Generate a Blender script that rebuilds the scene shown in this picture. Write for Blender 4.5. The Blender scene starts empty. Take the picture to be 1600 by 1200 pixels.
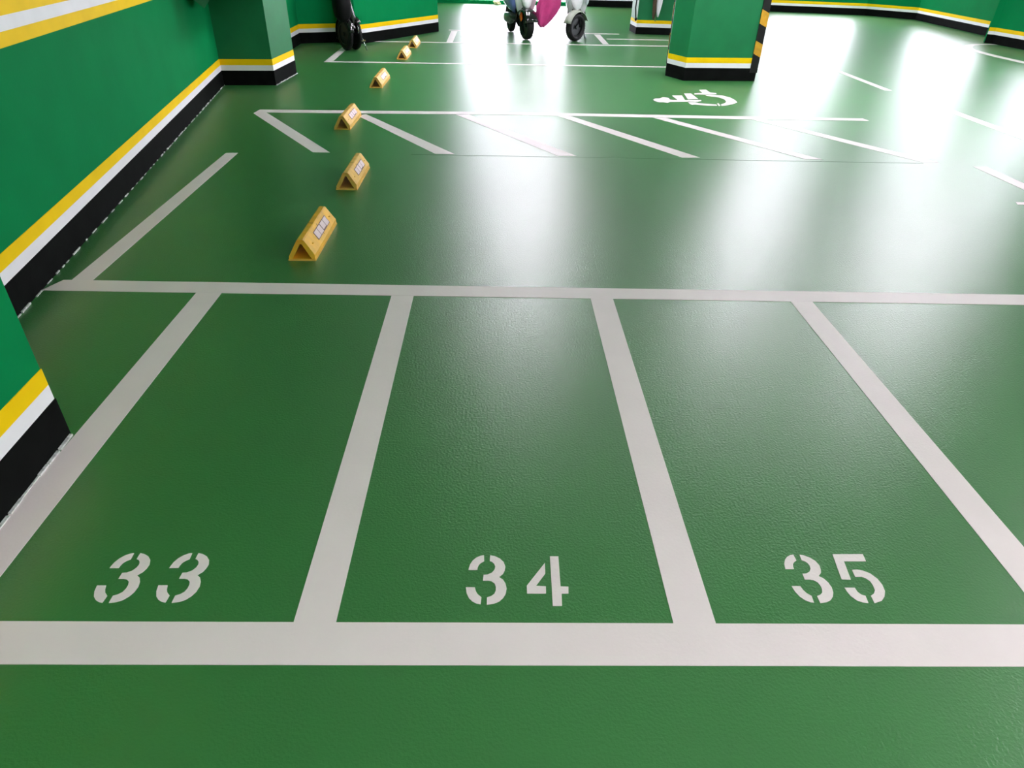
import bpy, bmesh, math, random
from mathutils import Vector, Matrix
random.seed(7)
C = bpy.context.scene.collection
sc = bpy.context.scene
PI = math.pi

# ---------------------------------------------------------------- camera
cam = bpy.data.cameras.new('camera'); co = bpy.data.objects.new('camera', cam); C.objects.link(co)
cam.sensor_width = 36.0; cam.lens = 1050.0 / 1600.0 * 36.0
cam.clip_start = 0.05; cam.clip_end = 300
right = Vector((0.9995865454, -0.0164803552, 0.0235612553))
up = Vector((-0.0105191757, 0.5530257445, 0.8330977571))
fwd = Vector((0.0267597664, 0.8330011547, -0.5526237338))
M = Matrix((right, up, -fwd)).transposed().to_4x4(); M.translation = (0, 0, 1.5)
co.matrix_world = M
sc.camera = co

# ---------------------------------------------------------------- light and exposure
WORLD = 14.0
LAMP = 124.0
w = bpy.data.worlds.new('world'); sc.world = w; w.use_nodes = True
bg = w.node_tree.nodes['Background']; bg.inputs[0].default_value = (0.985, 0.925, 1.08, 1); bg.inputs[1].default_value = WORLD
sc.view_settings.view_transform = 'Standard'; sc.view_settings.look = 'None'
sc.view_settings.gamma = 1; sc.view_settings.use_curve_mapping = False
sc.view_settings.exposure = 0.0
sc.cycles.use_denoising = True
sc.cycles.max_bounces = 7; sc.cycles.diffuse_bounces = 4; sc.cycles.glossy_bounces = 4
sc.cycles.sample_clamp_indirect = 6

def portal(cx, cy, cz, sx, sz, facing):
    l = bpy.data.lights.new('portal', 'AREA'); l.shape = 'RECTANGLE'; l.size = sx; l.size_y = sz
    l.cycles.is_portal = True
    o = bpy.data.objects.new('window_portal', l); C.objects.link(o); o.location = (cx, cy, cz)
    o.rotation_euler = Vector(facing).to_track_quat('-Z', 'Z').to_euler()
CEIL = 2.7
portal(0.62, 20.9, 1.25, 3.1, 2.4, (0, -1, 0))
portal(8.4, 20.6, 1.5, 2.0, 1.9, (-0.19, -0.98, 0))
portal(10.45, 17.0, 1.65, 4.7, 1.7, (-1, 0, 0))
portal(9.8, 13.3, 1.65, 2.3, 1.7, (-1, 0, 0))
portal(9.85, 4.4, 1.65, 1.6, 1.7, (-1, 0, 0))

# ---------------------------------------------------------------- materials
def lin(c):
    return tuple(((v / 255.0 + 0.055) / 1.055) ** 2.4 if v > 10 else v / 255.0 / 12.92 for v in c) + (1,)
def mat(name, rgb, rough=0.5, var=0.08, scale=6.0, bump=0.0, bscale=60.0, metal=0.0, spec=0.5, coat=0.0, rvar=0.0, crough=0.08):
    m = bpy.data.materials.new(name); m.use_nodes = True; nt = m.node_tree; b = nt.nodes['Principled BSDF']
    tc = nt.nodes.new('ShaderNodeTexCoord')
    n = nt.nodes.new('ShaderNodeTexNoise'); n.inputs['Scale'].default_value = scale; n.inputs['Detail'].default_value = 5
    nt.links.new(tc.outputs['Object'], n.inputs['Vector'])
    r = nt.nodes.new('ShaderNodeMapRange'); r.inputs['From Min'].default_value = 0.3; r.inputs['From Max'].default_value = 0.7
    r.inputs['To Min'].default_value = 1 - var; r.inputs['To Max'].default_value = 1 + var
    nt.links.new(n.outputs['Fac'], r.inputs['Value'])
    mx = nt.nodes.new('ShaderNodeVectorMath'); mx.operation = 'SCALE'; c = lin(rgb); mx.inputs[0].default_value = c[:3]
    nt.links.new(r.outputs[0], mx.inputs['Scale']); nt.links.new(mx.outputs[0], b.inputs['Base Color'])
    b.inputs['Roughness'].default_value = rough; b.inputs['Metallic'].default_value = metal
    b.inputs['Specular IOR Level'].default_value = spec; b.inputs['Coat Weight'].default_value = coat
    b.inputs['Coat Roughness'].default_value = crough
    if rvar:
        r2 = nt.nodes.new('ShaderNodeMapRange'); r2.inputs['To Min'].default_value = rough - rvar; r2.inputs['To Max'].default_value = rough + rvar
        nt.links.new(n.outputs['Fac'], r2.inputs['Value']); nt.links.new(r2.outputs[0], b.inputs['Roughness'])
    if bump:
        n2 = nt.nodes.new('ShaderNodeTexNoise'); n2.inputs['Scale'].default_value = bscale; n2.inputs['Detail'].default_value = 2
        nt.links.new(tc.outputs['Object'], n2.inputs['Vector'])
        bp = nt.nodes.new('ShaderNodeBump'); bp.inputs['Distance'].default_value = bump; bp.inputs['Strength'].default_value = 1
        nt.links.new(n2.outputs['Fac'], bp.inputs['Height']); nt.links.new(bp.outputs[0], b.inputs['Normal'])
    return m
FLOOR = mat('floor_green_epoxy', (45, 113, 53), 0.34, 0.06, 0.9, 0.0015, 125, spec=1.0)
FLOOR.node_tree.nodes['Principled BSDF'].inputs['IOR'].default_value = 1.62
LINE = mat('white_line_paint', (238, 226, 228), 0.46, 0.025, 5, 0.0003, 90, spec=0.35)
LINE2 = mat('worn_line_paint', (170, 200, 180), 0.35, 0.2, 25, 0.0006, 60)
GREEN = mat('wall_green_paint', (4, 122, 68), 0.75, 0.06, 2.5, 0.0006, 40, spec=0.05)
GREENL = mat('pillar_green_paint', (14, 108, 62), 0.5, 0.08, 4, 0.0005, 40, spec=0.3)
BLACK = mat('black_skirting_paint', (11, 13, 12), 0.75, 0.35, 9, 0.0006, 50, spec=0.05)
WHITE = mat('white_stripe_paint', (246, 244, 248), 0.6, 0.03, 6, spec=0.15)
YELLOW = mat('yellow_stripe_paint', (252, 208, 4), 0.6, 0.05, 5, spec=0.12)
CEILM = mat('ceiling_paint', (205, 205, 200), 0.8, 0.04, 3)
CONC = mat('caulk_chipped', (205, 208, 205), 0.8, 0.35, 60)
RUBBER = mat('black_rubber', (12, 12, 13), 0.6, 0.2, 30, spec=0.3)
GUARDY = mat('guard_yellow', (205, 150, 30), 0.5, 0.15, 20)
STOPY = mat('wheel_stop_yellow_plastic', (232, 178, 42), 0.38, 0.14, 18, 0.0008, 35, rvar=0.1)
STOPP = mat('wheel_stop_faded_plastic', (222, 178, 88), 0.55, 0.12, 18, 0.0008, 35, spec=0.25)
STICK = mat('sticker_frame', (112, 88, 84), 0.6, 0.1, 40, spec=0.2)
STICKW = mat('sticker_white', (228, 210, 212), 0.6, 0.04, 60, spec=0.2)
RIM = mat('dark_rim', (42, 46, 46), 0.4, 0.1, 20, metal=0.5)
CHROME = mat('chrome', (200, 200, 205), 0.15, 0.03, 20, metal=1)
STEEL = mat('grey_steel', (120, 122, 124), 0.35, 0.1, 20, metal=0.9)
BLKPL = mat('black_plastic', (7, 8, 9), 0.6, 0.15, 30, spec=0.12)
BLKGL = mat('black_gloss', (8, 8, 9), 0.12, 0.1, 30, coat=0.6)
WBODY = mat('white_scooter_paint', (228, 228, 232), 0.2, 0.02, 5, coat=0.5)
BBODY = mat('blue_scooter_paint', (92, 108, 168), 0.25, 0.06, 5, coat=0.4)
GREYF = mat('grey_green_fender', (158, 164, 150), 0.4, 0.06, 8)
PINK = mat('pink_raincoat_fabric', (214, 62, 138), 0.5, 0.1, 12, 0.001, 30)
ORANGE = mat('amber_reflector', (205, 92, 20), 0.25, 0.08, 30)
REDL = mat('red_lens', (150, 20, 24), 0.2, 0.08, 30)
GLASSL = mat('lamp_lens', (205, 212, 220), 0.12, 0.05, 30)
SEAT = mat('dark_seat_vinyl', (26, 26, 29), 0.6, 0.1, 20)
PAPER = mat('crumpled_paper', (232, 214, 178), 0.8, 0.1, 30)
BROWN = mat('brown_cloth', (74, 56, 40), 0.85, 0.2, 30)
WCLOTH = mat('white_umbrella_cloth', (235, 232, 238), 0.7, 0.05, 20)
FIX = mat('lamp_housing', (215, 215, 212), 0.5, 0.03, 10)
def emat(name, col, s):
    m = bpy.data.materials.new(name); m.use_nodes = True; nt = m.node_tree
    b = nt.nodes['Principled BSDF']; b.inputs['Base Color'].default_value = col
    b.inputs['Emission Color'].default_value = col; b.inputs['Emission Strength'].default_value = s
    return m
TUBE = emat('lit_tube', (1.0, 0.93, 0.985, 1), LAMP)
TUBE2 = emat('dimmer_lit_tube', (1.0, 0.93, 1.04, 1), 72.0)

# ---------------------------------------------------------------- helpers
def tag(o, label=None, cat=None, group=None, kind=None):
    if label: o['label'] = label
    if cat: o['category'] = cat
    if group: o['group'] = group
    if kind: o['kind'] = kind
    return o
def empty(name, loc=(0, 0, 0), rz=0):
    o = bpy.data.objects.new(name, None); C.objects.link(o); o.location = loc; o.rotation_euler = (0, 0, rz)
    o.empty_display_size = 0.1; return o
def obj(name, bm, m, parent=None, smooth=False, bevel=0, loc=None):
    bmesh.ops.recalc_face_normals(bm, faces=bm.faces[:])
    me = bpy.data.meshes.new(name); bm.to_mesh(me); bm.free()
    for mm in (m if isinstance(m, (list, tuple)) else [m]): me.materials.append(mm)
    if smooth:
        for p in me.polygons: p.use_smooth = True
    o = bpy.data.objects.new(name, me); C.objects.link(o)
    if parent: o.parent = parent
    if loc: o.location = loc
    if bevel:
        md = o.modifiers.new('bevel', 'BEVEL'); md.width = bevel; md.segments = 2; md.limit_method = 'ANGLE'; md.angle_limit = 0.6
    return o
def add_box(bm, x0, x1, y0, y1, z0, z1, mi=0):
    v = [bm.verts.new((x, y, z)) for x in (x0, x1) for y in (y0, y1) for z in (z0, z1)]
    for f in ((0, 1, 3, 2), (4, 6, 7, 5), (0, 4, 5, 1), (2, 3, 7, 6), (0, 2, 6, 4), (1, 5, 7, 3)):
        bm.faces.new([v[i] for i in f]).material_index = mi
def add_prism(bm, pts, z0, z1, mi=0):
    a = [bm.verts.new((x, y, z0)) for x, y in pts]; b = [bm.verts.new((x, y, z1)) for x, y in pts]
    n = len(pts)
    bm.faces.new(b).material_index = mi; bm.faces.new(a[::-1]).material_index = mi
    for i in range(n): bm.faces.new((a[i], a[(i + 1) % n], b[(i + 1) % n], b[i])).material_index = mi
def add_tube(bm, pts, rad, seg=8, cap=True):
    pts = [Vector(p) for p in pts]; rads = rad if isinstance(rad, (list, tuple)) else [rad] * len(pts)
    rings = []; ref = None
    for i, p in enumerate(pts):
        t = ((pts[i + 1] - p) if i < len(pts) - 1 else (p - pts[i - 1])).normalized()
        if 0 < i < len(pts) - 1: t = ((pts[i + 1] - p).normalized() + (p - pts[i - 1]).normalized()).normalized()
        if ref is None: ref = Vector((0, 0, 1)) if abs(t.z) < 0.9 else Vector((1, 0, 0))
        u = t.cross(ref).normalized(); v = t.cross(u).normalized(); ref = u.cross(t)
        rings.append([bm.verts.new(p + (u * math.cos(2 * PI * k / seg) + v * math.sin(2 * PI * k / seg)) * rads[i]) for k in range(seg)])
    for a, b in zip(rings, rings[1:]):
        for k in range(seg): bm.faces.new((a[k], a[(k + 1) % seg], b[(k + 1) % seg], b[k]))
    if cap: bm.faces.new(rings[0]); bm.faces.new(rings[-1][::-1])
def add_loft(bm, secs):
    rings = [[bm.verts.new(p) for p in s] for s in secs]; n = len(rings[0])
    for a, b in zip(rings, rings[1:]):
        for k in range(n): bm.faces.new((a[k], a[(k + 1) % n], b[(k + 1) % n], b[k]))
    bm.faces.new(rings[0]); bm.faces.new(rings[-1][::-1])
def ellipse(cx, cy, cz, rx, rz, n=16, power=2.0, axis='y', tilt=0.0):
    out = []
    for k in range(n):
        a = 2 * PI * k / n; c, s = math.cos(a), math.sin(a)
        x = rx * math.copysign(abs(c) ** (2 / power), c); z = rz * math.copysign(abs(s) ** (2 / power), s)
        out.append((cx + x, cy + z * tilt, cz + z) if axis == 'y' else (cx + x, cy + z, cz))
    return out
def add_lathe(bm, prof, c, axis='x', seg=28):
    c = Vector(c); rings = []
    for a_, r in prof:
        ring = []
        for k in range(seg):
            t = 2 * PI * k / seg
            d = {'x': Vector((a_, r * math.cos(t), r * math.sin(t))), 'z': Vector((r * math.cos(t), r * math.sin(t), a_)),
                 'y': Vector((r * math.cos(t), a_, r * math.sin(t)))}[axis]
            ring.append(bm.verts.new(c + d))
        rings.append(ring)
    for a, b in zip(rings, rings[1:]):
        for k in range(seg): bm.faces.new((a[k], a[(k + 1) % seg], b[(k + 1) % seg], b[k]))
    bm.faces.new(rings[0]); bm.faces.new(rings[-1][::-1])
NB = bmesh.new

# ---------------------------------------------------------------- floor and ceiling
bm = NB(); add_box(bm, -5, 13, -4.5, 20.9, -0.25, 0.0)
floor = tag(obj('floor', bm, FLOOR), kind='structure')
bm = NB(); add_prism(bm, [(-0.7, 5.655), (3.6, 5.690), (3.6, 5.697), (-0.7, 5.661)], 0, 0.0007); obj('floor_seam', bm, mat('seam_green', (44, 92, 52), 0.6), floor)
bm = NB(); add_box(bm, -5, 13, -4.5, 20.9, CEIL, CEIL + 0.25)
tag(obj('ceiling', bm, CEILM), kind='structure')

# ---------------------------------------------------------------- walls with painted bands
def band_wall(name, pts, side, thick=0.2, z1=CEIL, upper=False, bands=True, caulk=False, top=None, mats=None):
    """pts: polyline of the visible face; side=+1 puts the body to the left of travel"""
    g = mats or GREEN
    def off(d):
        out = []
        P = [Vector(p) for p in pts]
        for i, p in enumerate(P):
            ns = []
            if i > 0: t = (p - P[i - 1]).normalized(); ns.append(Vector((-t.y, t.x)) * side)
            if i < len(P) - 1: t = (P[i + 1] - p).normalized(); ns.append(Vector((-t.y, t.x)) * side)
            n = ns[0] if len(ns) == 1 else (ns[0] + ns[1]).normalized()
            k = 1.0 / max(0.35, n.dot(ns[0]))
            out.append(tuple(p + n * d * k))
        return out
    bm = NB(); o1, o2 = off(0), off(thick)
    for i in range(len(pts) - 1):
        add_prism(bm, [o1[i], o1[i + 1], o2[i + 1], o2[i]], 0, z1)
    w_ = tag(obj(name, bm, g), kind='structure')
    def strip(nm, m, za, zb, pr):
        f = off(-pr); b = off(0.004)
        bb = NB()
        for i in range(len(pts) - 1): add_prism(bb, [f[i], f[i + 1], b[i + 1], b[i]], za, zb)
        obj(nm, bb, m, w_)
    if bands:
        strip('black_skirting', BLACK, 0.0, 0.155, 0.006)
        strip('white_stripe', WHITE, 0.155, 0.212, 0.003)
        strip('yellow_stripe', YELLOW, 0.212, 0.276, 0.003)
    if upper:
        strip('lower_yellow_stripe', YELLOW, 1.015, 1.078, 0.003)
        strip('middle_white_stripe', WHITE, 1.078, 1.14, 0.003)
        strip('upper_yellow_stripe', YELLOW, 1.14, 1.205, 0.003)
    if caulk:
        rnd = random.Random(len(name) + len(pts)); bb = NB(); f = [Vector(p) for p in off(-0.006)]
        for i in range(len(f) - 1):
            L = (f[i + 1] - f[i]).length; t = (f[i + 1] - f[i]).normalized(); n = Vector((-t.y, t.x)) * side; s = 0
            while s < L:
                ln = rnd.uniform(0.03, 0.16) * caulk; e = min(L, s + ln); wd = rnd.uniform(0.003, 0.008)
                a, b = f[i] + t * s, f[i] + t * e
                add_prism(bb, [tuple(a), tuple(b), tuple(b - n * wd), tuple(a - n * wd)], 0, rnd.uniform(0.003, 0.009))
                s = e + rnd.uniform(0.0, 0.12) * (1.6 - caulk)
        obj('chipped_caulk', bb, CONC, w_)
    return w_

band_wall('wall_left', [(-2.03, 1.84), (-2.185, 2.744), (-3.14, 8.28), (-3.171, 8.476)], +1, upper=True, caulk=0.7)
# right side: low parapet pieces, columns and openings
band_wall('wall_far_left', [(-3.16, 9.9), (-3.158, 11.56), (-3.184, 12.163), (-2.649, 12.423), (-2.45, 12.10), (-2.42, 12.05), (-2.14, 12.45), (-1.95, 12.80), (-1.60, 13.42), (-1.121, 14.298), (-1.95, 14.75)], +1)
band_wall('wall_behind_column', [(-2.876, 9.36), (-2.95, 9.38), (-3.16, 9.9)], +1)
band_wall('wall_left_rear', [(-1.95, 14.75), (-1.95, 20.9)], +1)
band_wall('wall_behind_camera', [(9.9, -3.2), (-4.0, -3.2)], +1)
band_wall('wall_left_front', [(-1.98, -3.2), (-1.98, 1.2)], +1, upper=True)
band_wall('wall_far', [(2.15, 20.9), (7.438, 20.784)], +1)
band_wall('wall_far_middle', [(7.438, 20.784), (9.6, 20.357)], +1, z1=0.55)
band_wall('wall_far_right', [(9.6, 20.357), (9.81, 20.315), (10.7, 19.353)], +1)
band_wall('wall_right_rear', [(10.7, 19.353), (10.398, 15.691), (10.30, 14.60)], +1, z1=0.8)
band_wall('wall_right_middle', [(9.60, 14.62), (9.674, 14.527), (9.748, 13.635), (9.80, 12.2)], +1, z1=0.8)
band_wall('wall_right_pier', [(9.80, 12.2), (9.9, 9.6), (9.9, 5.2)], +1)
band_wall('wall_right_front', [(9.9, 5.2), (9.9, 3.6)], +1, z1=0.8)
bm = NB(); add_box(bm, 9.66, 10.4, 14.55, 14.75, 0, CEIL); tag(obj('wall_right_return', bm, GREEN), kind='structure')
bm = NB(); add_box(bm, 9.9, 10.1, -3.3, 3.6, 0, CEIL); tag(obj('wall_right_near_camera', bm, GREEN), kind='structure')
bm = NB(); add_box(bm, -1.95, -0.92, 20.9, 21.1, 0, CEIL); tag(obj('wall_far_left_of_driveway', bm, GREEN), kind='structure')
bm = NB(); add_box(bm, -0.92, 2.15, 20.9, 21.15, -0.02, 0.085); tag(obj('trim_1', bm, GREEN), kind='structure')
bm = NB(); add_box(bm, -4, 3.2, 21.15, 26, -0.1, 0.0); tag(obj('floor_outside', bm, CEILM), kind='structure')
for i, (a, b, c, d, z) in enumerate(((-0.92, 2.15, 20.9, 21.1, 2.5),)):
    bm = NB(); add_box(bm, a, b, c, d, z, CEIL); tag(obj('wall_far_lintel', bm, GREEN), kind='structure')
for p in ([(7.438, 20.784), (9.6, 20.357), (9.64, 20.55), (7.478, 20.98)], [(10.7, 19.35), (10.30, 14.6), (10.5, 14.6), (10.9, 19.35)], [(9.674, 14.527), (9.80, 12.2), (10.0, 12.2), (9.87, 14.527)], [(9.9, 3.6), (9.9, 5.2), (10.1, 5.2), (10.1, 3.6)]):
    bm = NB(); add_prism(bm, p, 2.5, CEIL); tag(obj('wall_lintel', bm, GREEN), kind='structure')

# ---------------------------------------------------------------- columns
def column(pts, label, mats=None, z1=CEIL, caulk=False, zs=(0.155, 0.212, 0.276), upper=False):
    cx = sum(p[0] for p in pts) / len(pts); cy = sum(p[1] for p in pts) / len(pts)
    root = empty('pillar', (cx, cy, 0)); tag(root, label, 'pillar')
    P = [(x - cx, y - cy) for x, y in pts]
    bm = NB(); add_prism(bm, P, 0, z1); obj('pillar_shaft', bm, mats or GREENL, root)
    def ring(nm, m, za, zb, pr):
        bb = NB(); Q = []
        n = len(P)
        for i in range(n):
            a, b, c = Vector(P[i - 1]), Vector(P[i]), Vector(P[(i + 1) % n])
            t1 = (b - a).normalized(); t2 = (c - b).normalized()
            n1 = Vector((t1.y, -t1.x)); n2 = Vector((t2.y, -t2.x)); nn = (n1 + n2).normalized()
            Q.append(tuple(b + nn * pr / max(0.4, nn.dot(n1))))
        add_prism(bb, Q, za, zb); obj(nm, bb, m, root); return Q
    Q = ring('black_skirting', BLACK, 0.0, zs[0], 0.006)
    ring('white_stripe', WHITE, zs[0], zs[1], 0.003); ring('yellow_stripe', YELLOW, zs[1], zs[2], 0.003)
    if upper:
        ring('lower_yellow_stripe', YELLOW, 1.015, 1.078, 0.003); ring('middle_white_stripe', WHITE, 1.078, 1.14, 0.003)
        ring('upper_yellow_stripe', YELLOW, 1.14, 1.205, 0.003)
    if caulk:
        rnd = random.Random(3); bb = NB(); n = len(Q)
        for i in caulk:
            a0, b0 = Vector(Q[i]), Vector(Q[(i + 1) % n]); L = (b0 - a0).length; t = (b0 - a0).normalized(); nr = Vector((t.y, -t.x)); s = 0.0
            while s < L - 0.01:
                e = min(L, s + rnd.uniform(0.03, 0.12)); wd = rnd.uniform(0.006, 0.011); a, b = a0 + t * s, a0 + t * e
                add_prism(bb, [tuple(a), tuple(b), tuple(b + nr * wd), tuple(a + nr * wd)], 0.0, rnd.uniform(0.004, 0.009))
                s = e + rnd.choice((0, 0, 0.004, 0.01))
        obj('chipped_caulk', bb, CONC, root)
    return root
# counter-clockwise outlines
column([(-1.45, 0.9), (-1.501, 1.904), (-1.98, 1.86), (-1.93, 0.9)][::1], 'green pillar at the left edge of the view, nearest of all pillars, with white caulk along its foot', GREEN, caulk=(0,), upper=True)
column([(-2.594, 8.547), (-2.557, 9.355), (-3.15, 9.40), (-3.19, 8.474)], 'green pillar against the left wall beside the row of yellow wheel stops', caulk=(0,))
main = column([(2.438, 9.486), (3.395, 9.575), (3.36, 10.3), (2.37, 10.28), (2.279, 9.858)], 'large free-standing green pillar behind the wheelchair symbol, with hazard-striped corner guards')
farp = column([(2.691, 14.674), (3.352, 14.60), (3.40, 15.25), (2.67, 15.25)], 'smaller far green pillar between the white scooter and the large free-standing pillar', zs=(0.122, 0.186, 0.243))
# hazard striped corner guards on the large pillar
def guard(parent, corner, d1, d2, zr, name='corner_guard'):
    """L-shaped rubber angle proud of the corner; slanted yellow blocks"""
    c = Vector(corner) - parent.location.xy; d1 = Vector(d1).normalized(); d2 = Vector(d2).normalized(); t = 0.014; L = 0.085
    o = -(d1 + d2) * t
    def ell(bm, za, zb, e, sl):
        for d, dd in ((d1, d2), (d2, d1)):
            a = c + o - (d + dd) * e; b = c + d * L + -dd * (t + e); cc = c + d * L; k = c
            ps = [a, b, cc, k]; zz = [0, sl, sl, 0]
            lo = [bm.verts.new((p.x, p.y, za + s)) for p, s in zip(ps, zz)]; hi = [bm.verts.new((p.x, p.y, zb + s)) for p, s in zip(ps, zz)]
            bm.faces.new(lo[::-1]); bm.faces.new(hi)
            for i in range(4): bm.faces.new((lo[i], lo[(i + 1) % 4], hi[(i + 1) % 4], hi[i]))
    bm = NB(); ell(bm, 0.1, 1.2, 0, 0); g = obj(name, bm, RUBBER, parent)
    for za, zb in zr:
        bm = NB(); ell(bm, za, zb, 0.002, 0.045); obj('yellow_block', bm, GUARDY, g)
guard(main, (3.395, 9.575), (-1, -0.09), (-0.05, 1), ((0.285, 0.435), (0.63, 0.79), (0.97, 1.13)))
guard(main, (2.375, 10.29), (1, 0.0), (-0.2, -1), ((0.3, 0.44), (0.64, 0.8)))

# ---------------------------------------------------------------- painted lines
def paint(name, pts, label, h=0.0012, cat='floor marking', group=None, m=LINE):
    cx = sum(p[0] for p in pts) / len(pts); cy = sum(p[1] for p in pts) / len(pts)
    bm = NB(); add_prism(bm, [(x - cx, y - cy) for x, y in pts], 0, h)
    o = obj(name, bm, m, loc=(cx, cy, 0)); tag(o, label, cat, group); return o
G1 = 'lines of the numbered bay row'
paint('parking_line', [(-1.465, 1.005), (4.6, 0.985), (4.6, 1.112), (-1.465, 1.128)], 'wide white cross line in the foreground below the numbers', 0.0016, group=G1)
paint('parking_line', [(-2.235, 3.05), (4.9, 3.035), (4.9, 3.155), (-2.07, 3.172), (-2.19, 3.172)], 'white cross line closing the far end of the numbered bays', 0.0016, group=G1)
DV = ((-1.479, -1.355, 'white divider line left of number 33 running to the nearest pillar'), (-0.516, -0.406, 'white divider line left of the middle numbered bay, leaning right as it recedes'),
      (0.481, 0.594, 'white divider line right of the middle numbered bay, leaning left as it recedes'), (1.497, 1.609, 'white divider line right of number 35'))
for a, b, l in DV:
    ya = 1.12
    paint('parking_line', [(a, ya), (b, ya), (b, 3.05), (a, 3.05)], l, 0.0012, group=G1)
paint('parking_line', [(-2.15, 3.165), (-2.045, 3.165), (-2.09, 5.601), (-2.185, 5.594)], 'white line slanting beside the left wall behind the nearest cross line', 0.0012, group=G1)
G2 = 'lines of the slanted bay row'
paint('parking_line', [(-2.402, 7.047), (-2.29, 7.093), (0.155, 7.222), (2.802, 7.253), (3.883, 7.30), (3.862, 7.40), (2.849, 7.385), (0.157, 7.342), (-2.389, 7.218)], 'long white cross line joining the slanted dividers at their tops', 0.0016, group=G2)
A = [([(-2.402, 7.047), (-2.292, 7.099), (-1.365, 5.667), (-1.503, 5.664)], 'first slanted white divider, left of the third nearest wheel stop'),
     ([(-1.384, 7.045), (-1.307, 7.11), (-0.345, 5.69), (-0.506, 5.688)], 'slanted white divider starting at the third nearest wheel stop'),
     ([(-0.416, 7.18), (-0.281, 7.19), (0.666, 5.709), (0.513, 5.698)], 'third slanted white divider from the left, in the bright floor reflection'),
     ([(0.62, 7.22), (0.755, 7.22), (1.712, 5.733), (1.558, 5.722)], 'fourth slanted white divider from the left, on darker green floor'),
     ([(1.60, 7.23), (1.735, 7.235), (2.76, 5.748), (2.612, 5.75)], 'fifth slanted white divider from the left, below the wheelchair symbol'),
     ([(2.63, 7.245), (2.767, 7.245), (3.755, 5.73), (3.61, 5.72)], 'sixth slanted white divider, right of the one below the wheelchair symbol')]
for p, l in A: paint('parking_line', p, l, 0.0012, group=G2)
G3 = 'lines of the rear bays'
paint('parking_line', [(-2.418, 10.328), (2.418, 10.55), (3.9, 10.61), (3.9, 10.68), (2.455, 10.64), (-2.37, 10.42)], 'thin white cross line passing just behind the large free-standing pillar', 0.0016, group=G3)
paint('parking_line', [(-2.418, 10.328), (-2.31, 10.47), (-2.37, 12.3), (-2.46, 12.0)], 'short white edge line under the black folded bike', 0.0012, group=G3)
paint('parking_line', [(-2.2, 12.58), (2.895, 12.88), (3.6, 12.93), (3.6, 13.02), (2.949, 12.98), (-2.2, 12.68)], 'thin white cross line in front of the scooters and behind the farthest wheel stop', 0.0016, group=G3)
paint('parking_line', [(-0.94, 14.6), (0.276, 14.5), (2.35, 14.62), (2.35, 14.52), (0.272, 14.40), (-0.94, 14.5)][::-1], 'white line closing the scooter bays at their far end', 0.0016, group=G3)
for (a, b, c, d, e, l) in ((-0.871, -0.764, -0.767, -0.885, 12.69, 'short white divider left of the empty bay beside the scooters'), (-0.04, 0.062, 0.072, -0.04, 12.75, 'short white divider immediately left of the white and blue scooter'),
                        (0.9, 1.01, 1.04, 0.93, 12.85, 'short white divider between the two scooters'), (1.834, 1.937, 1.958, 1.845, 12.93, 'short white divider immediately right of the white scooter')):
    paint('parking_line', [(a, e + 0.06), (b, e + 0.06), (c, 14.42), (d, 14.42)], l, 0.0012, group=G3)
paint('parking_line', [(2.0, 13.70), (3.15, 13.76), (3.15, 13.85), (2.0, 13.79)], 'thin white line in front of the far pillar', 0.0012, group=G3)
G4 = 'lane lines on the right'
paint('parking_line', [(4.907, 13.6), (4.982, 13.6), (5.02, 9.1), (4.92, 9.1)], 'long thin white lane line right of the large free-standing pillar', 0.0012, group=G4)
paint('parking_line', [(5.03, 8.05), (5.15, 8.05), (5.21, 5.9), (5.07, 5.9)], 'white lane line at the right edge, farther of two', 0.0012, group=G4)
paint('parking_line', [(3.985, 5.62), (4.10, 5.62), (4.13, 4.80), (4.01, 4.80)], 'white lane line at the right edge, nearer of two', 0.0012, group=G4)
paint('parking_line', [(3.722, 4.643), (6.2, 4.66), (6.2, 4.72), (3.745, 4.70)], 'tip of a white line at the right edge below the lane lines', 0.0016, group=G4)
# worn bay number in the empty scooter bay: two unreadable patches
r0 = empty('worn_floor_number', (-0.43, 13.62, 0)); tag(r0, 'worn illegible white number in the empty bay left of the scooters', 'floor marking')
bm = NB(); add_prism(bm, [(-0.24, -0.07), (-0.15, -0.11), (-0.13, 0.05), (-0.20, 0.10)], 0, 0.0012); obj('digit', bm, LINE2, r0)
bm = NB(); add_prism(bm, [(0.04, -0.10), (0.26, -0.06), (0.27, 0.02), (0.05, 0.0)], 0, 0.0012); obj('digit', bm, LINE2, r0)
# rounded island outline at the right pillar
oo = [(10.2, 14.49), (9.78, 14.45), (9.45, 14.41), (9.207, 14.346), (8.98, 14.2), (8.8, 13.996), (8.66, 13.76), (8.594, 13.522), (8.545, 13.25), (8.527, 13.018), (8.52, 12.485), (8.55, 11.784), (8.6, 11.0), (8.65, 9.6)]
oi = [(10.2, 14.36), (9.78, 14.33), (9.50, 14.30), (9.28, 14.23), (9.1, 14.10), (8.95, 13.92), (8.83, 13.70), (8.75, 13.47), (8.71, 13.22), (8.69, 13.0), (8.68, 12.50), (8.71, 11.8), (8.76, 11.0), (8.81, 9.6)]
bm = NB(); n = len(oo)
for i in range(n - 1): add_prism(bm, [oo[i], oo[i + 1], oi[i + 1], oi[i]], 0, 0.0014)
tag(obj('rounded_floor_line', bm, LINE), 'rounded white floor line curving around the dark pillar foot at the right edge', 'floor marking')

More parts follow.
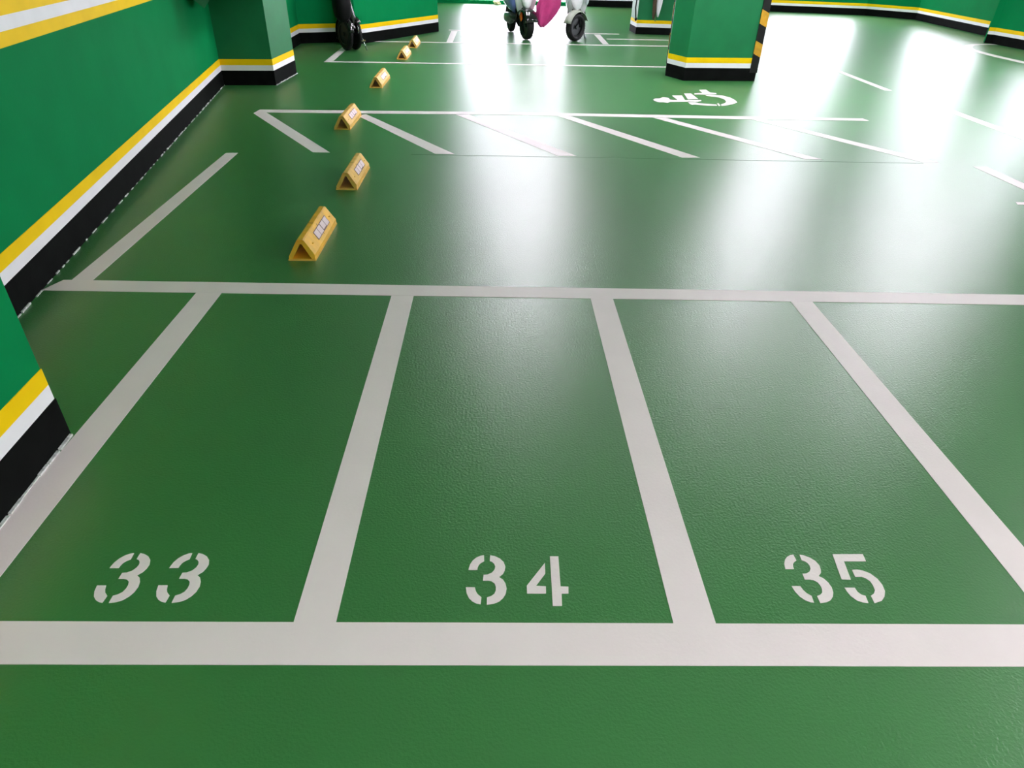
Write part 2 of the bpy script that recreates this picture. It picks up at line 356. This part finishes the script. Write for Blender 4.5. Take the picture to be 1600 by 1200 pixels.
# stencilled numbers
D3 = [[(-0.024, 1.356), (-0.034, 1.354), (-0.046, 1.347), (-0.056, 1.336), (-0.063, 1.322), (-0.066, 1.309), (-0.067, 1.301), (-0.042, 1.301), (-0.041, 1.311), (-0.038, 1.32), (-0.032, 1.327), (-0.023, 1.333)],
 [(-0.006, 1.356), (0.007, 1.353), (0.022, 1.344), (0.033, 1.331), (0.038, 1.314), (0.036, 1.3), (0.031, 1.287), (0.02, 1.276), (0.031, 1.267), (0.038, 1.253), (0.041, 1.236), (0.038, 1.218), (0.031, 1.204), (0.02, 1.192), (0.006, 1.185), (-0.013, 1.182), (-0.013, 1.206), (-0.002, 1.21), (0.007, 1.218), (0.011, 1.23), (0.011, 1.242), (0.008, 1.253), (-0.001, 1.261), (-0.011, 1.263), (-0.025, 1.263), (-0.024, 1.284), (-0.012, 1.285), (-0.0, 1.292), (0.007, 1.303), (0.009, 1.314), (0.006, 1.324), (-0.0, 1.331), (-0.007, 1.334)],
 [(-0.072, 1.24), (-0.047, 1.24), (-0.044, 1.227), (-0.039, 1.217), (-0.028, 1.206), (-0.03, 1.183), (-0.04, 1.185), (-0.052, 1.192), (-0.062, 1.203), (-0.069, 1.22)]]
D4 = [[(0.152, 1.328), (0.151, 1.289), (0.123, 1.246), (0.15, 1.244), (0.149, 1.219), (0.097, 1.219), (0.097, 1.246)],
 [(0.168, 1.353), (0.193, 1.353), (0.191, 1.244), (0.213, 1.243), (0.211, 1.219), (0.192, 1.219), (0.19, 1.178), (0.165, 1.178)]]
D5 = [[(1.008, 1.365), (1.1, 1.366), (1.097, 1.338), (1.031, 1.338), (1.022, 1.27), (0.995, 1.271)],
 [(1.04, 1.306), (1.056, 1.307), (1.072, 1.303), (1.088, 1.293), (1.1, 1.274), (1.104, 1.252), (1.101, 1.23), (1.091, 1.212), (1.076, 1.197), (1.052, 1.189), (1.053, 1.214), (1.065, 1.221), (1.074, 1.233), (1.076, 1.249), (1.075, 1.264), (1.067, 1.275), (1.057, 1.281), (1.039, 1.28)],
 [(0.991, 1.242), (1.02, 1.242), (1.022, 1.227), (1.028, 1.218), (1.038, 1.214), (1.035, 1.189), (1.021, 1.191), (1.007, 1.198), (0.996, 1.213), (0.992, 1.228)]]
def number(cx, digits, label):
    root = empty('painted_number', (cx, 1.27, 0)); tag(root, label, 'painted number', 'stencilled bay numbers')
    for polys, dx, dy in digits:
        bm = NB()
        for p in polys: add_prism(bm, [(x + dx - cx, y + dy - 1.27) for x, y in p], 0, 0.0012)
        obj('digit', bm, LINE, root)
number(-0.94, ((D3, -1.006, 0.003), (D3, -0.841, 0.004)), 'white stencilled number 33, its two threes alike, nearest the left pillar')
number(0.07, ((D3, 0, 0), (D4, 0, 0)), 'white stencilled number 34 in the middle bay of the front row')
number(0.98, ((D3, 0.914, 0.007), (D5, 0, 0)), 'white stencilled number 35 in the rightmost numbered bay')

W = [[(1.786, 8.177), (1.822, 8.241), (1.881, 8.257), (1.929, 8.332), (1.99, 8.292), (1.982, 8.199), (2.022, 8.18), (2.077, 8.177), (2.181, 8.188), (2.171, 8.106), (2.093, 8.089), (1.958, 8.074), (1.915, 7.999), (1.873, 8.038), (1.827, 8.034), (1.787, 8.11)],
 [(2.06, 8.442), (2.182, 8.456), (2.156, 8.195), (2.069, 8.178)], [(2.236, 8.594), (2.322, 8.604), (2.329, 8.269), (2.201, 8.237)],
 [(2.183, 8.198), (2.35, 8.216), (2.332, 8.146), (2.261, 8.102), (2.173, 8.115)],
 [(2.483, 8.842), (2.574, 8.868), (2.575, 8.684), (2.644, 8.666), (2.631, 8.6), (2.548, 8.561), (2.458, 8.551), (2.352, 8.548), (2.37, 8.62), (2.475, 8.652)],
 [(2.475, 8.523), (2.584, 8.535), (2.684, 8.498), (2.739, 8.389), (2.751, 8.236), (2.737, 8.113), (2.645, 8.002), (2.572, 7.938), (2.5, 7.904), (2.514, 7.988), (2.577, 8.051), (2.62, 8.145), (2.639, 8.27), (2.612, 8.375), (2.56, 8.426), (2.484, 8.466)],
 [(2.48, 8.028), (2.505, 8.039), (2.488, 7.912), (2.465, 7.892)],
 [(2.162, 8.069), (2.246, 8.078), (2.268, 8.019), (2.371, 7.995), (2.456, 7.973), (2.449, 7.908), (2.345, 7.897), (2.236, 7.928), (2.213, 7.943), (2.172, 7.922), (2.161, 7.99)]]
root = empty('wheelchair_symbol', (2.3, 8.3, 0)); tag(root, 'white stencilled wheelchair symbol on green floor in front of the large pillar', 'floor symbol')
for nm, idx in (('figure', (0, 1, 2, 3)), ('foot_rest', (4,)), ('chair_wheel', (5, 6, 7))):
    bm = NB()
    for i in idx: add_prism(bm, [(x - 2.3, y - 8.3) for x, y in W[i]], 0, 0.0012 + 0.0001 * i)
    obj(nm, bm, LINE, root)

# ---------------------------------------------------------------- wheel stops
def wheel_stop(x, y, L, label, m, wd=0.145, H=0.112, chipped=False):
    root = empty('wheel_stop', (x, y, 0)); tag(root, label, 'wheel stop', 'yellow wheel stops')
    h = wd / 2; N = 14
    out = [(-h, 0), (-h, 0.022), (-0.019, H), (-0.012, H + 0.003), (0.012, H + 0.003), (0.019, H), (h, 0.034), (h, 0)]
    inn = [(-h + 0.022, 0.010), (-h + 0.022, 0.016), (-h + 0.030, 0.026), (-0.004, H - 0.022), (0.004, H - 0.022), (h - 0.030, 0.026), (h - 0.022, 0.016), (h - 0.022, 0.010)]
    bm = NB(); ys = [0, 0.012, L - 0.012, L]; rnd = random.Random(int(y * 100))
    O = []; I = []
    for k, yy in enumerate(ys):
        s = 0.985 if k in (0, 3) else 1.0
        O.append([bm.verts.new((px * s, yy + (0.022 * pz / H if k == 0 else (-0.016 * pz / H if k == 3 else 0)), pz * s)) for px, pz in out])
        I.append([bm.verts.new((px, yy + (0.022 * pz / H if k == 0 else (-0.016 * pz / H if k == 3 else 0)), pz)) for px, pz in inn])
    n = len(out)
    for a, b in zip(O, O[1:]):
        for i in range(n): bm.faces.new((a[i], a[(i + 1) % n], b[(i + 1) % n], b[i]))
    for a, b in zip(I, I[1:]):
        for i in range(n): bm.faces.new((a[i], b[i], b[(i + 1) % n], a[(i + 1) % n]))
    for e in (0, 3):
        for i in range(n): bm.faces.new((O[e][i], O[e][(i + 1) % n], I[e][(i + 1) % n], I[e][i]))
    obj('shell', bm, m, root, bevel=0.0025)
    bm = NB(); add_box(bm, -h - 0.002, h + 0.002, -0.002, L + 0.002, 0.0, 0.008); obj('base_plate', bm, STOPP, root)
    # reflective sticker on the right slope
    sl = Vector((h - 0.019, 0, 0.034 - H)); sn = Vector((-sl.z, 0, sl.x)).normalized(); sl.normalize(); o0 = Vector((0.019, 0, H))
    def patch(bm, s0, s1, y0, y1, e):
        q = []
        for ee in (e - 0.001, e):
            for s, yy in ((s0, y0), (s1, y0), (s1, y1), (s0, y1)):
                p = o0 + sl * s + sn * ee; q.append(bm.verts.new((p.x, yy, p.z)))
        for f in ((0, 1, 2, 3), (4, 7, 6, 5), (0, 4, 5, 1), (1, 5, 6, 2), (2, 6, 7, 3), (3, 7, 4, 0)): bm.faces.new([q[i] for i in f])
    y0, y1 = L * 0.30, L * 0.80
    bm = NB(); patch(bm, 0.020, 0.072, y0, y1, 0.0015); st = obj('reflective_sticker', bm, STICK, root); st['label'] = 'grey framed sticker with pale blocks'
    bm = NB(); n_ = 4; g = 0.007
    for i in range(n_):
        a = y0 + g + (y1 - y0 - g) * i / n_; b = a + (y1 - y0 - g) / n_ - g * (1.0 if i != 1 else 1.6)
        patch(bm, 0.024, 0.068 if i != 2 else 0.063, a, b, 0.0025)
    obj('pale_blocks', bm, STICKW, st)
    bm = NB(); patch(bm, 0.008, 0.080, L * 0.5, L * 0.5 + 0.002, 0.0012)
    for yy in (L * 0.47,):
        add_box(bm, -0.012, 0.012, yy, yy + 0.004, H + 0.0025, H + 0.004)
    obj('moulded_seam', bm, STICK, root)
    for yy in (L * 0.14, L * 0.88):
        bm = NB(); p = o0 + sl * 0.05 + sn * 0.0; add_lathe(bm, [(-0.002, 0.008), (0.002, 0.007)], (p.x, yy, p.z + 0.001), 'z', 10)
        bb = obj('bolt_head', bm, m, root)
    return root
wheel_stop(-1.057, 3.46, 0.575, 'golden yellow wheel stop, nearest and largest of the row', STOPY)
wheel_stop(-1.048, 4.705, 0.55, 'second nearest yellow wheel stop, just behind the largest one', STOPP)
wheel_stop(-1.415, 6.45, 0.60, 'yellow wheel stop standing on the long cross line of the slanted bays', STOPP)
wheel_stop(-1.420, 8.50, 0.70, 'yellow wheel stop standing alone between two cross lines', STOPP)
wheel_stop(-1.383, 10.72, 0.60, 'pale wheel stop, second farthest, just behind the thin cross line', STOPP)
wheel_stop(-1.365, 11.95, 0.62, 'pale wheel stop, farthest of the row, touching the line before the scooters', STOPP)

# ---------------------------------------------------------------- scooters
def wheel(parent, c, R, wd, steer=0.0, nm='front_wheel'):
    e = empty(nm, c, steer); e.parent = parent
    bm = NB(); r = wd / 2
    prof = [(-r * 0.55, R * 0.62), (-r * 0.9, R * 0.72), (-r, R * 0.84), (-r * 0.72, R * 0.95), (-r * 0.3, R * 0.995), (r * 0.3, R * 0.995), (r * 0.72, R * 0.95), (r, R * 0.84), (r * 0.9, R * 0.72), (r * 0.55, R * 0.62)]
    rings = []
    add_lathe(bm, prof, (0, 0, 0), 'x', 36); bmesh.ops.delete(bm, geom=[f for f in bm.faces if len(f.verts) > 4], context='FACES_ONLY')
    # tread grooves
    for k in range(36):
        a = 2 * PI * k / 36
        for s in (-1, 1):
            p = Vector((s * r * 0.45, math.cos(a) * R * 0.99, math.sin(a) * R * 0.99)); t = Vector((0, -math.sin(a), math.cos(a)))
            nn = Vector((0, math.cos(a), math.sin(a))); u = Vector((s * r * 0.35, 0, 0)) + t * 0.01
            q = [bm.verts.new(p - u * 0.8 + t * 0.005), bm.verts.new(p + u * 0.8 + t * 0.005 - nn * R * 0.03), bm.verts.new(p + u * 0.8 - t * 0.005 - nn * R * 0.03), bm.verts.new(p - u * 0.8 - t * 0.005)]
            q2 = [bm.verts.new(v.co + nn * 0.004) for v in q]
            bm.faces.new(q2); [bm.faces.new((q[i], q[(i + 1) % 4], q2[(i + 1) % 4], q2[i])) for i in range(4)]
    tyre = obj('tyre', bm, RUBBER, e, True)
    bm = NB(); add_lathe(bm, [(-0.03, R * 0.60), (-0.03, R * 0.66), (0.03, R * 0.66), (0.03, R * 0.60), (-0.03, R * 0.60)], (0, 0, 0), 'x', 30)
    bmesh.ops.delete(bm, geom=[f for f in bm.faces if len(f.verts) > 4], context='FACES_ONLY')
    add_lathe(bm, [(-0.045, 0.03), (0.045, 0.03)], (0, 0, 0), 'x', 12)
    add_lathe(bm, [(-0.012, 0.02), (-0.012, R * 0.63), (0.012, R * 0.63), (0.012, 0.02)], (0, 0, 0), 'x', 30)
    for k in range(5):
        a = 2 * PI * k / 5; d = Vector((0, math.cos(a), math.sin(a)))
        add_tube(bm, [d * 0.02, d * R * 0.63], [0.016, 0.011], 6)
    obj('rim', bm, RIM, e)
    return e
def arc_shell(bm, c, R, wd, a0, a1, thick=0.006, n=12, crown=0.02, axisx=0.0):
    """mudguard: arc around the x axis through c"""
    prev = None
    for i in range(n + 1):
        a = a0 + (a1 - a0) * i / n; ring = []
        for rr in (0, thick):
            for u in (-1, -0.75, -0.35, 0.35, 0.75, 1):
                rad = R + rr + crown * (1 - u * u)
                ring.append(bm.verts.new((c[0] + u * wd / 2, c[1] + rad * math.cos(a), c[2] + rad * math.sin(a))))
        o = ring[:6] + ring[6:][::-1]
        if prev:
            for k in range(12): bm.faces.new((prev[k], prev[(k + 1) % 12], o[(k + 1) % 12], o[k]))
        else: bm.faces.new(o)
        prev = o
    bm.faces.new(prev[::-1])
def scooter(loc, rz, label, body, rear, fender, steer=0.0, lean=0.0, seatm=SEAT, sig=ORANGE, fw=0.13, sigz=0.0, sigx=0.155):
    """front wheel at the local origin, nose towards -Y"""
    r = empty('scooter', loc, rz); r.rotation_euler = (0, lean, rz); tag(r, label, 'scooter')
    R = 0.222
    wheel(r, (0, 0, R), R, 0.125, steer, 'front_wheel'); wheel(r, (0, 1.22, R), R, 0.11, 0, 'rear_wheel')
    bm = NB(); arc_shell(bm, (0, 0, R), R + 0.012, fw, math.radians(20), math.radians(165), crown=0.035); f = obj('front_fender', bm, fender, r, True); f.rotation_euler = (0, 0, steer)
    bm = NB()
    for s in (-1, 1): add_tube(bm, [(s * 0.075, 0.0, R), (s * 0.075, 0.05, R + 0.10), (s * 0.05, 0.16, 0.62)], [0.018, 0.02, 0.02], 8)
    obj('fork', bm, BLKPL, r, True)
    # front shield: outer apron, narrow at the foot, arched over the wheel
    secs = [ellipse(0, 0.20, 0.36, 0.10, 0.035, 20, 2.6, 'z'), ellipse(0, 0.15, 0.46, 0.155, 0.05, 20, 2.6, 'z'), ellipse(0, 0.12, 0.58, 0.19, 0.06, 20, 2.6, 'z'),
            ellipse(0, 0.13, 0.72, 0.205, 0.06, 20, 2.6, 'z'), ellipse(0, 0.17, 0.86, 0.18, 0.055, 20, 2.6, 'z'), ellipse(0, 0.21, 0.96, 0.12, 0.045, 20, 2.6, 'z')]
    bm = NB(); add_loft(bm, secs); ap = obj('front_shield', bm, body, r, True)
    bm = NB(); add_loft(bm, [ellipse(0, 0.27, 0.18, 0.09, 0.02, 16, 3, 'z'), ellipse(0, 0.26, 0.26, 0.14, 0.03, 16, 3, 'z'), ellipse(0, 0.22, 0.45, 0.16, 0.04, 16, 3, 'z'), ellipse(0, 0.2, 0.55, 0.14, 0.04, 16, 3, 'z')])
    obj('splash_panel', bm, BLKPL, r, True)
    # nose beak coming down over the fender
    bm = NB(); add_loft(bm, [ellipse(0, -0.02, 0.47, 0.02, 0.03, 16, 2, 'z'), ellipse(0, 0.02, 0.53, 0.075, 0.06, 16, 2, 'z'), ellipse(0, 0.06, 0.63, 0.115, 0.08, 16, 2, 'z'), ellipse(0, 0.10, 0.76, 0.11, 0.07, 16, 2, 'z'), ellipse(0, 0.15, 0.88, 0.06, 0.04, 16, 2, 'z')])
    obj('nose_beak', bm, body, r, True)
    for s in (-1, 1):
        bm = NB(); add_loft(bm, [ellipse(s * sigx, 0.05, z + sigz, rx, ry, 12, 2, 'z') for z, rx, ry in ((0.50, 0.012, 0.02), (0.54, 0.03, 0.04), (0.59, 0.034, 0.045), (0.64, 0.015, 0.03))]); obj('turn_signal', bm, sig, r, True)
    bm = NB(); add_loft(bm, [ellipse(0, 0.26, z, rx, ry, 16, 2.4, 'z') for z, rx, ry in ((0.93, 0.07, 0.06), (0.99, 0.11, 0.09), (1.05, 0.12, 0.09), (1.10, 0.07, 0.06))]); hc = obj('handlebar_cover', bm, body, r, True)
    bm = NB(); add_loft(bm, [ellipse(0, 0.165, z, rx, 0.02, 16, 2.4, 'z') for z, rx in ((0.985, 0.04), (1.01, 0.075), (1.04, 0.078), (1.065, 0.05))]); obj('headlamp', bm, GLASSL, hc, True)
    bm = NB(); add_tube(bm, [(-0.33, 0.36, 1.04), (-0.2, 0.28, 1.04), (0.2, 0.28, 1.04), (0.33, 0.36, 1.04)], 0.012, 8); hb = obj('handlebar', bm, STEEL, r, True)
    for s in (-1, 1):
        bm = NB(); add_tube(bm, [(s * 0.21, 0.287, 1.04), (s * 0.34, 0.366, 1.04)], 0.018, 10); obj('grip', bm, RUBBER, hb, True)
        bm = NB(); add_tube(bm, [(s * 0.20, 0.24, 1.06), (s * 0.33, 0.20, 1.065)], 0.006, 6); obj('brake_lever', bm, CHROME, hb, True)
        bm = NB(); add_tube(bm, [(s * 0.17, 0.28, 1.06), (s * 0.24, 0.27, 1.22)], 0.006, 6); add_loft(bm, [ellipse(s * 0.27, y, 1.26, a, b, 14) for y, a, b in ((0.265, 0.04, 0.03), (0.27, 0.065, 0.045), (0.285, 0.06, 0.04))]); obj('mirror', bm, BLKPL, r, True)
    # floorboard and rear body
    bm = NB(); add_loft(bm, [ellipse(0, y, z, a, b, 16, 3) for y, z, a, b in ((0.20, 0.36, 0.10, 0.06), (0.30, 0.31, 0.16, 0.045), (0.50, 0.30, 0.17, 0.045), (0.70, 0.32, 0.16, 0.05))]); obj('floorboard', bm, BLKPL, r, True)
    bm = NB(); add_loft(bm, [ellipse(0, y, z, a, b, 20, 2.4) for y, z, a, b in ((0.62, 0.46, 0.11, 0.13), (0.72, 0.52, 0.15, 0.18), (0.90, 0.56, 0.18, 0.19), (1.15, 0.60, 0.19, 0.18), (1.40, 0.66, 0.16, 0.14), (1.60, 0.72, 0.10, 0.08), (1.68, 0.74, 0.04, 0.03))]); obj('rear_body', bm, rear, r, True)
    bm = NB(); add_loft(bm, [ellipse(0, y, z, a, b, 20, 2.6) for y, z, a, b in ((0.68, 0.72, 0.08, 0.03), (0.76, 0.745, 0.13, 0.05), (1.0, 0.77, 0.15, 0.055), (1.25, 0.80, 0.15, 0.06), (1.46, 0.82, 0.12, 0.05), (1.54, 0.82, 0.06, 0.03))]); obj('seat', bm, seatm, r, True)
    bm = NB(); arc_shell(bm, (0, 1.22, R), R + 0.025, 0.13, math.radians(15), math.radians(120), crown=0.02); obj('rear_fender', bm, BLKPL, r, True)
    bm = NB(); add_loft(bm, [ellipse(-0.10, y, 0.26, a, b, 14, 2.6) for y, a, b in ((0.72, 0.05, 0.06), (0.85, 0.08, 0.09), (1.12, 0.075, 0.085), (1.30, 0.03, 0.06))]); obj('engine_case', bm, STEEL, r, True)
    bm = NB(); add_tube(bm, [(0.13, 0.75, 0.20), (0.16, 0.95, 0.22), (0.17, 1.05, 0.26), (0.17, 1.40, 0.32), (0.17, 1.46, 0.33)], [0.018, 0.02, 0.055, 0.055, 0.03], 12); obj('exhaust', bm, BLKPL, r, True)
    bm = NB(); add_loft(bm, [ellipse(0, y, 0.70, a, b, 14, 2.6) for y, a, b in ((1.62, 0.09, 0.04), (1.69, 0.07, 0.03), (1.71, 0.03, 0.015))]); obj('tail_lamp', bm, REDL, r, True)
    bm = NB(); add_tube(bm, [(0.09, 0.62, 0.27), (0.16, 0.45, 0.12), (0.20, 0.36, 0.012)], [0.012, 0.012, 0.016], 8); obj('side_stand', bm, STEEL, r, True)
    return r
s1 = scooter((0.51, 13.38, 0.0018), math.radians(12), 'white scooter with blue rear body and a pink raincoat hung at its side', WBODY, BBODY, BLKGL, steer=math.radians(10), fw=0.24, sigz=-0.22, sigx=0.09)
s2 = scooter((1.37, 13.33, 0.0018), math.radians(-4), 'all white scooter with pale grey front fender, right of the pink raincoat', WBODY, WBODY, GREYF, steer=math.radians(-42), fw=0.17, sig=GLASSL, sigx=0.17, sigz=0.06)
# pink raincoat: draped folded cloth hanging on the scooter's right side
bm = NB(); secs = []
prof = [(0.205, 0.035, -0.02), (0.25, 0.085, -0.01), (0.33, 0.14, 0.02), (0.42, 0.18, 0.05), (0.52, 0.205, 0.08), (0.64, 0.195, 0.11), (0.78, 0.17, 0.10), (0.92, 0.12, 0.05), (1.0, 0.05, 0.02)]
for z, hw, sh in prof:
    ring = []
    for k in range(28):
        a = 2 * PI * k / 28; fold = 1 + 0.34 * math.sin(6 * a + z * 7) + 0.14 * math.sin(11 * a + z * 5)
        ring.append((sh + hw * math.cos(a) * (1 + 0.05 * math.sin(9 * a + z * 20)), 0.07 * math.sin(a) * fold * (0.5 + hw * 3), z + 0.012 * math.sin(4 * a)))
    secs.append(ring)
add_loft(bm, secs)
o = obj('pink_raincoat', bm, PINK, smooth=True, loc=(0.80, 13.42, 0)); tag(o, 'bright pink raincoat bunched up and hanging between the two scooters', 'raincoat')

# ---------------------------------------------------------------- black folded bike by the recess
fb = empty('folded_bike', (-2.24, 11.56, 0.0018), math.radians(38)); tag(fb, 'black folded bike with glossy wheel guard standing beside the recessed left wall', 'bicycle')
R = 0.225
for sx, nm in ((0.06, 'front_wheel'), (-0.10, 'rear_wheel')):
    w_ = wheel(fb, (sx, 0.02 if sx > 0 else 0.0, R), R, 0.06, 0, nm)
bm = NB(); arc_shell(bm, (0.06, 0.02, R), R + 0.012, 0.075, math.radians(-60), math.radians(140), crown=0.012, n=18); obj('wheel_guard', bm, BLKGL, fb, True)
bm = NB(); arc_shell(bm, (-0.10, 0.0, R), R + 0.012, 0.075, math.radians(-20), math.radians(170), crown=0.012, n=18); obj('wheel_guard', bm, BLKGL, fb, True)
bm = NB(); add_tube(bm, [(0.06, 0.02, R), (0.02, 0.04, 0.48), (-0.02, -0.02, 0.66), (-0.06, -0.04, 1.02)], [0.02, 0.024, 0.026, 0.018], 10); obj('fork_and_stem', bm, BLKGL, fb, True)
bm = NB(); add_tube(bm, [(-0.02, -0.16, 0.30), (-0.02, 0.02, 0.44), (-0.05, 0.16, 0.52)], 0.034, 10); add_tube(bm, [(-0.10, -0.02, 0.22), (-0.04, -0.12, 0.33)], 0.016, 8); obj('frame_tube', bm, BLKGL, fb, True)
bm = NB(); add_tube(bm, [(-0.10, -0.13, 0.28), (-0.14, -0.17, 0.92)], 0.016, 10); obj('seat_post', bm, STEEL, fb, True)
bm = NB(); add_loft(bm, [ellipse(-0.14, y, 0.95, a, b, 14, 2.2) for y, a, b in ((-0.32, 0.03, 0.02), (-0.24, 0.055, 0.03), (-0.12, 0.085, 0.035), (-0.03, 0.08, 0.03))]); obj('saddle', bm, SEAT, fb, True)
bm = NB(); add_tube(bm, [(-0.30, -0.05, 0.98), (-0.06, -0.04, 1.03), (0.18, -0.05, 0.98)], 0.013, 8); hb = obj('handlebar', bm, STEEL, fb, True)
bm = NB(); add_lathe(bm, [(-0.004, 0.075), (0.004, 0.075)], (0.025, -0.13, 0.29), 'x', 24); obj('chain_ring', bm, CHROME, fb)
bm = NB(); add_tube(bm, [(0.05, -0.13, 0.29), (0.065, -0.17, 0.15)], 0.010, 8); add_box(bm, 0.06, 0.13, -0.20, -0.14, 0.13, 0.15); obj('pedal', bm, CHROME, fb)
bm = NB(); add_tube(bm, [(0.10, 0.02, R), (0.105, 0.06, 0.45)], 0.004, 6); add_tube(bm, [(-0.12, 0.05, 0.50), (-0.06, -0.10, 0.62), (0.0, 0.0, 0.74)], 0.005, 6); obj('brake_cable', bm, STEEL, fb, True)
bm = NB(); add_loft(bm, [ellipse(-0.16, -0.10, z, a, b, 18, 2.6, 'z') for z, a, b in ((0.40, 0.05, 0.06), (0.47, 0.11, 0.11), (0.62, 0.13, 0.13), (0.80, 0.12, 0.12), (0.90, 0.06, 0.07))]); obj('carry_bag', bm, BLKPL, fb, True)
bm = NB(); add_loft(bm, [ellipse(x, y, z, a, b, 18, 2.2, 'z') for x, y, z, a, b in ((0.02, 0.02, 0.30, 0.07, 0.14), (0.01, 0.0, 0.42, 0.075, 0.13), (-0.02, -0.03, 0.55, 0.06, 0.09), (-0.05, -0.05, 0.70, 0.045, 0.06), (-0.07, -0.05, 0.85, 0.03, 0.04))]); obj('folded_frame', bm, BLKGL, fb, True)
bm = NB(); add_tube(bm, [(0.09, -0.15, 0.20), (0.13, -0.22, 0.012)], 0.009, 8); obj('kick_stand', bm, CHROME, fb, True)

# ---------------------------------------------------------------- small far things
um = empty('hanging_umbrella', (2.99, 14.53, 0)); tag(um, 'dark and white folded umbrella hanging on the front of the far pillar', 'umbrella')
def cone_folds(cx, rads, m, nm, seed):
    bm = NB(); rnd = random.Random(seed); secs = []
    for z, rr in rads:
        secs.append([(cx + rr * math.cos(2 * PI * k / 20) * (1 + 0.22 * (k % 2)), rr * 0.7 * math.sin(2 * PI * k / 20) * (1 + 0.22 * (k % 2)), z) for k in range(20)])
    add_loft(bm, secs); obj(nm, bm, m, um, True)
cone_folds(0.06, [(0.31, 0.012), (0.40, 0.028), (0.55, 0.05), (0.75, 0.055), (0.92, 0.02)], WCLOTH, 'white_canopy', 2)
cone_folds(-0.02, [(0.27, 0.010), (0.34, 0.024), (0.50, 0.034), (0.72, 0.04), (0.92, 0.018)], BROWN, 'dark_canopy', 3)
bm = NB(); add_tube(bm, [(0.02, 0, 0.235), (0.02, 0, 1.0), (0.05, 0, 1.05), (0.08, 0, 1.02)], 0.007, 8); obj('umbrella_shaft', bm, CHROME, um, True)
FX, FY = farp.location.x, farp.location.y
bm = NB(); add_tube(bm, [(2.66 - FX, 14.62 - FY, 0.24), (2.63 - FX, 14.63 - FY, 0.45), (2.645 - FX, 14.63 - FY, 0.8), (2.65 - FX, 14.64 - FY, 1.6)], 0.012, 8); add_lathe(bm, [(-0.03, 0.014), (0.0, 0.026), (0.03, 0.014)], (2.655 - FX, 14.62 - FY, 0.26), 'z', 12)
o = obj('cord', bm, BLKPL, farp, True); o['label'] = 'black cord hanging down the left edge of the pillar'
bm = NB(); bmesh.ops.create_icosphere(bm, subdivisions=3, radius=0.09)
for v in bm.verts:
    v.co *= 1 + 0.28 * math.sin(v.co.x * 60 + v.co.y * 41) * math.sin(v.co.z * 55); v.co.z = max(-0.05, v.co.z * 0.7) + 0.05
tag(obj('crumpled_paper', bm, PAPER, loc=(-0.03, 20.7, 0)), 'crumpled pale paper on the floor by the far driveway edge', 'litter')
# green bracket on the left wall; unseen cabinet above added to shade the corner
bx = empty('bracket_and_shading_cabinet', (-3.005, 7.58, 0.86), math.radians(9.8)); tag(bx, 'dark green faceted bracket at the top edge, with an unseen cabinet added above to shade the corner', 'cabinet')
bm = NB(); add_box(bm, 0.012, 0.78, -0.55, 0.82, 1.04 - 0.86, 2.1 - 0.86); obj('added_cabinet_body', bm, GREENL, bx, bevel=0.01)
bm = NB(); add_box(bm, 0.78, 0.795, -0.50, 0.12, 1.10 - 0.86, 2.04 - 0.86); add_box(bm, 0.78, 0.795, 0.15, 0.77, 1.10 - 0.86, 2.04 - 0.86); obj('added_cabinet_door', bm, GREENL, bx)
bm = NB()
top = [(0.012, -0.75, 0.34), (0.14, -0.70, 0.34), (0.30, 0.42, 0.26), (0.012, 0.48, 0.26)]
low = [(0.012, -0.55, 0.20), (0.05, -0.50, 0.18), (0.09, 0.15, -0.02), (0.012, 0.34, 0.06)]
a = [bm.verts.new(p) for p in top]; b = [bm.verts.new(p) for p in low]
bm.faces.new(a); bm.faces.new(b[::-1])
for i in range(4): bm.faces.new((a[i], a[(i + 1) % 4], b[(i + 1) % 4], b[i]))
obj('bracket_body', bm, GREENL, bx)

# ---------------------------------------------------------------- unseen ceiling lamps, invented for the floor light
def lamp(x, y, rz, label, tube=TUBE):
    r = empty('unseen_ceiling_lamp', (x, y, CEIL - 0.12), rz); tag(r, label, 'unseen ceiling lamp', 'unseen ceiling tube lamps')
    bm = NB(); add_box(bm, -0.10, 0.10, -0.62, 0.62, 0.04, 0.12); obj('housing', bm, FIX, r)
    for s in (-1, 1):
        bm = NB(); add_tube(bm, [(s * 0.05, -0.60, 0.02), (s * 0.05, 0.60, 0.02)], 0.02, 8); obj('tube', bm, tube, r, True)
lamp(0.3, -1.7, 0, 'added white twin tube fill lamp behind the camera on the left')  # unseen fill lamps around the camera, added to brighten the near floor
lamp(1.4, -0.6, 0, 'added white twin tube fill lamp above and behind the camera')
lamp(3.6, -0.4, 0, 'added white twin tube fill lamp above the right side of the camera')
ROWS = [((0.25, 0.6), 8.1, 'nearest above the slanted bays on the left'), ((0.25, 0.75), 10.4, 'above the aisle left of the large pillar'),  # unseen lamps, placed where they throw the bright floor streaks
        ((0.35, 0.95), 13.2, 'above the parked scooters'), ((0.4, 1.1), 17.2, 'above the aisle behind the scooters'),
        ((3.0, 3.4), 8.2, 'nearest above the wheelchair symbol'), ((3.75, 4.25), 10.3, 'right of the large pillar'),
        ((4.9, 5.3), 7.6, 'above the near right lane'), ((7.2, 7.7), 11.2, 'above the far right lane')]
for xs, y, l in ROWS:
    for x, sd in zip(xs, ('left', 'right')): lamp(x, y, 0, '%s of two unseen tube ceiling lamps %s' % (sd, l), TUBE2)
for x, y, l in ((5.4, 0.9, 'nearest right of number 35'), (5.9, 2.7, 'above the open floor right of number 35'), (6.8, 4.5, 'above the tip of the right hand line')):  # off-frame fill added to brighten the middle floor, its reflection kept out of view
    lamp(x, y, 0, 'added white twin tube fill lamp ' + l)
